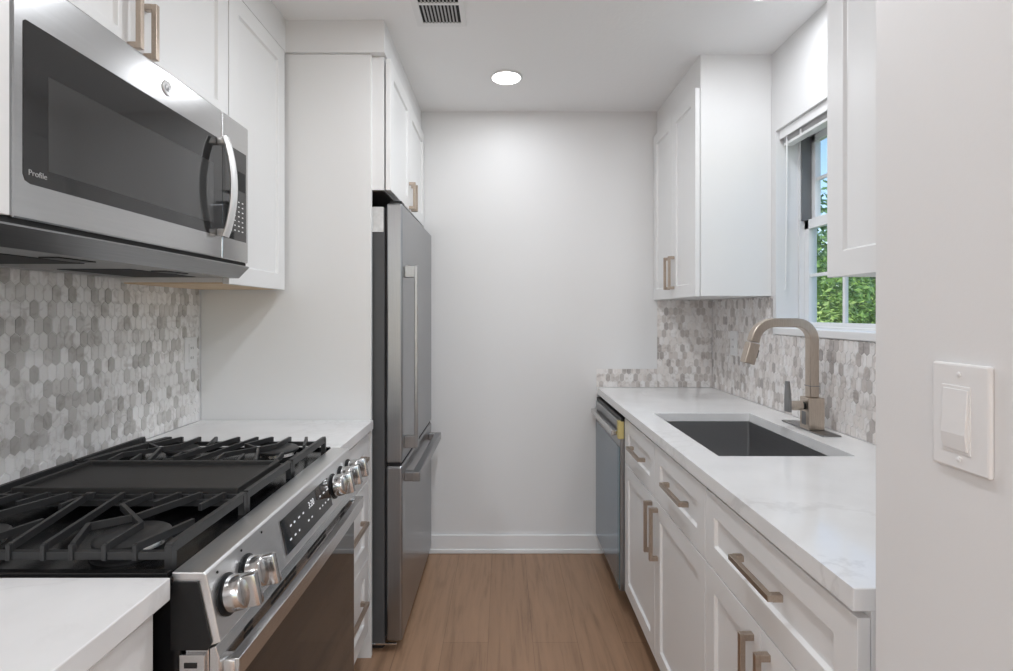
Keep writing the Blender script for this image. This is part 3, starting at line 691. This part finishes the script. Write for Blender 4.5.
fr = thing('refrigerator', (-.78, 2.46, 0), 'stainless bottom freezer refrigerator with dark grey sides', 'refrigerator')
B0, B1 = 2.045, 2.882
obj('body', MB().box(XL+.03, -.462, B0+.004, B1-.004, .03, 1.735, .006), fridgeside, fr)
DX0, DX1 = -.455, -.393
dr = obj('upper_door', MB().box(DX0, DX1, B0, B1, .738, 1.752, .008, 3), steelv, fr)
fz = obj('freezer_drawer', MB().box(DX0, DX1, B0, B1, .045, .726, .008, 3), steelv, fr)
obj('gasket', MB().box(-.463, -.455, B0+.012, B1-.012, .06, 1.74), dark, fr)
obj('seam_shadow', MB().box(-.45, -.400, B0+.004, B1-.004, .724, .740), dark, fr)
obj('handle', MB().box(-.354, -.338, 2.088, 2.112, .785, 1.515, .003).box(DX1-.001, -.342, 2.0888, 2.1112, .786, .835, .003).box(DX1-.001, -.342, 2.0888, 2.1112, 1.465, 1.514, .003), steelv, dr)
obj('handle', MB().box(-.362, -.330, 2.09, 2.80, .652, .690, .004).box(DX1-.001, -.336, 2.091, 2.125, .653, .689, .003).box(DX1-.001, -.336, 2.765, 2.80, .653, .689, .003), steelv, fz)
obj('hinge_cover', MB().box(-.448, -.400, B0+.03, B0+.09, 1.752, 1.768, .004), blackp, fr)
obj('energy_label', MB().box(-.60, -.466, B0+.0015, B0+.004, 1.640, 1.738), paper, fr, label='white paper label high on the grey side')
obj('kick_grille', MB().box(-1.0, -.470, B0+.01, B1-.01, .012, .045, .002), blackp, fr)
obj('bottom_strip', MB().box(-.53, -.415, B0+.002, B0+.012, .028, .036, .002), chrome, fr)
for yy in (B0+.05, B1-.05):
    for xx in (-.49, -1.0): obj('foot', MB().lathe([(.02, 0), (.02, .012), (.012, .016), (.012, .03)], (xx, yy, 0)), blackp, fr)

# ------------------------------------------------------------------ ceiling: lights and vent
def downlight(x, y, r, label, watts, group=None):
    t_ = thing('recessed_light', (x, y, H-.012), label, 'ceiling light', group)
    obj('trim_ring', MB().lathe([(r+.012, H-.0005), (r+.012, H-.004), (r+.004, H-.008), (r, H-.006), (r, H-.0005)], (x, y, 0), n=48), white_pl, t_, True)
    obj('lens', MB().lathe([(r, H-.001), (r-.001, H-.0055), (r*.5, H-.0065), (.002, H-.0068)], (x, y, 0), n=48), glow, t_, True, label='lit white lens')
    area('downlight', (x, y, H-.014), 2*r, watts).parent = None
downlight(.016, 2.482, .066, 'lit recessed ceiling light nearest the back wall', 1.25)
downlight(.905, 1.80, .062, 'lit recessed ceiling light above the sink, cut by the top of the photo', 1.5)
downlight(.016, 1.60, .066, 'added unseen recessed fill light in the middle of the galley ceiling', 4.2)  # unseen lamp, added to even out brightness along the galley
downlight(-.02, .62, .066, 'added unseen recessed fill light overhead at the kitchen entrance', 1.6)  # another lamp added out of view, to lift the near end
for k, (x, y) in enumerate(((-1.3, -1.9), (.6, -1.9), (2.2, -2.2), (-1.3, -3.5), (.6, -3.5), (2.2, -3.6))):  # unseen lamps added as soft fill for the kitchen
    downlight(x, y, .08, 'added recessed fill light in the open room behind the camera', 18, 'added fill lights behind the camera')

vt = thing('ceiling_vent', (-.232, 1.83, H-.01), 'white louvred air vent in the ceiling', 'vent')
mb = MB(); vx0, vx1, vy0, vy1 = -.330, -.140, 1.61, 2.035; ix0, ix1, iy0, iy1 = -.305, -.160, 1.64, 2.012
z0, z1 = H-.006, H-.0003
mb.box(vx0, ix0, vy0, vy1, z0, z1).box(ix1, vx1, vy0, vy1, z0, z1).box(ix0, ix1, vy0, iy0, z0, z1).box(ix0, ix1, iy1, vy1, z0, z1)
for k in (1, 2): yy = iy0+(iy1-iy0)*k/3; mb.box(ix0, ix1, yy-.006, yy+.006, z0, z1)
obj('frame', mb, white_pl, vt)
obj('duct', MB().box(ix0, ix1, iy0, iy1, H-.0012, H-.0003), dark, vt)
mb = MB()
for k in range(10):
    x = ix0+.010+k*(ix1-ix0-.014)/10; mb.prism([(x, H-.0055), (x+.0055, H-.0055), (x+.0055, H-.0012), (x, H-.0012)], 'y', iy0, iy1)
obj('louvres', mb, noisy(M('louvre_grey', (.5, .5, .5), .5), [(.3, (.42, .42, .42)), (.7, (.5, .5, .5))], 5), vt)
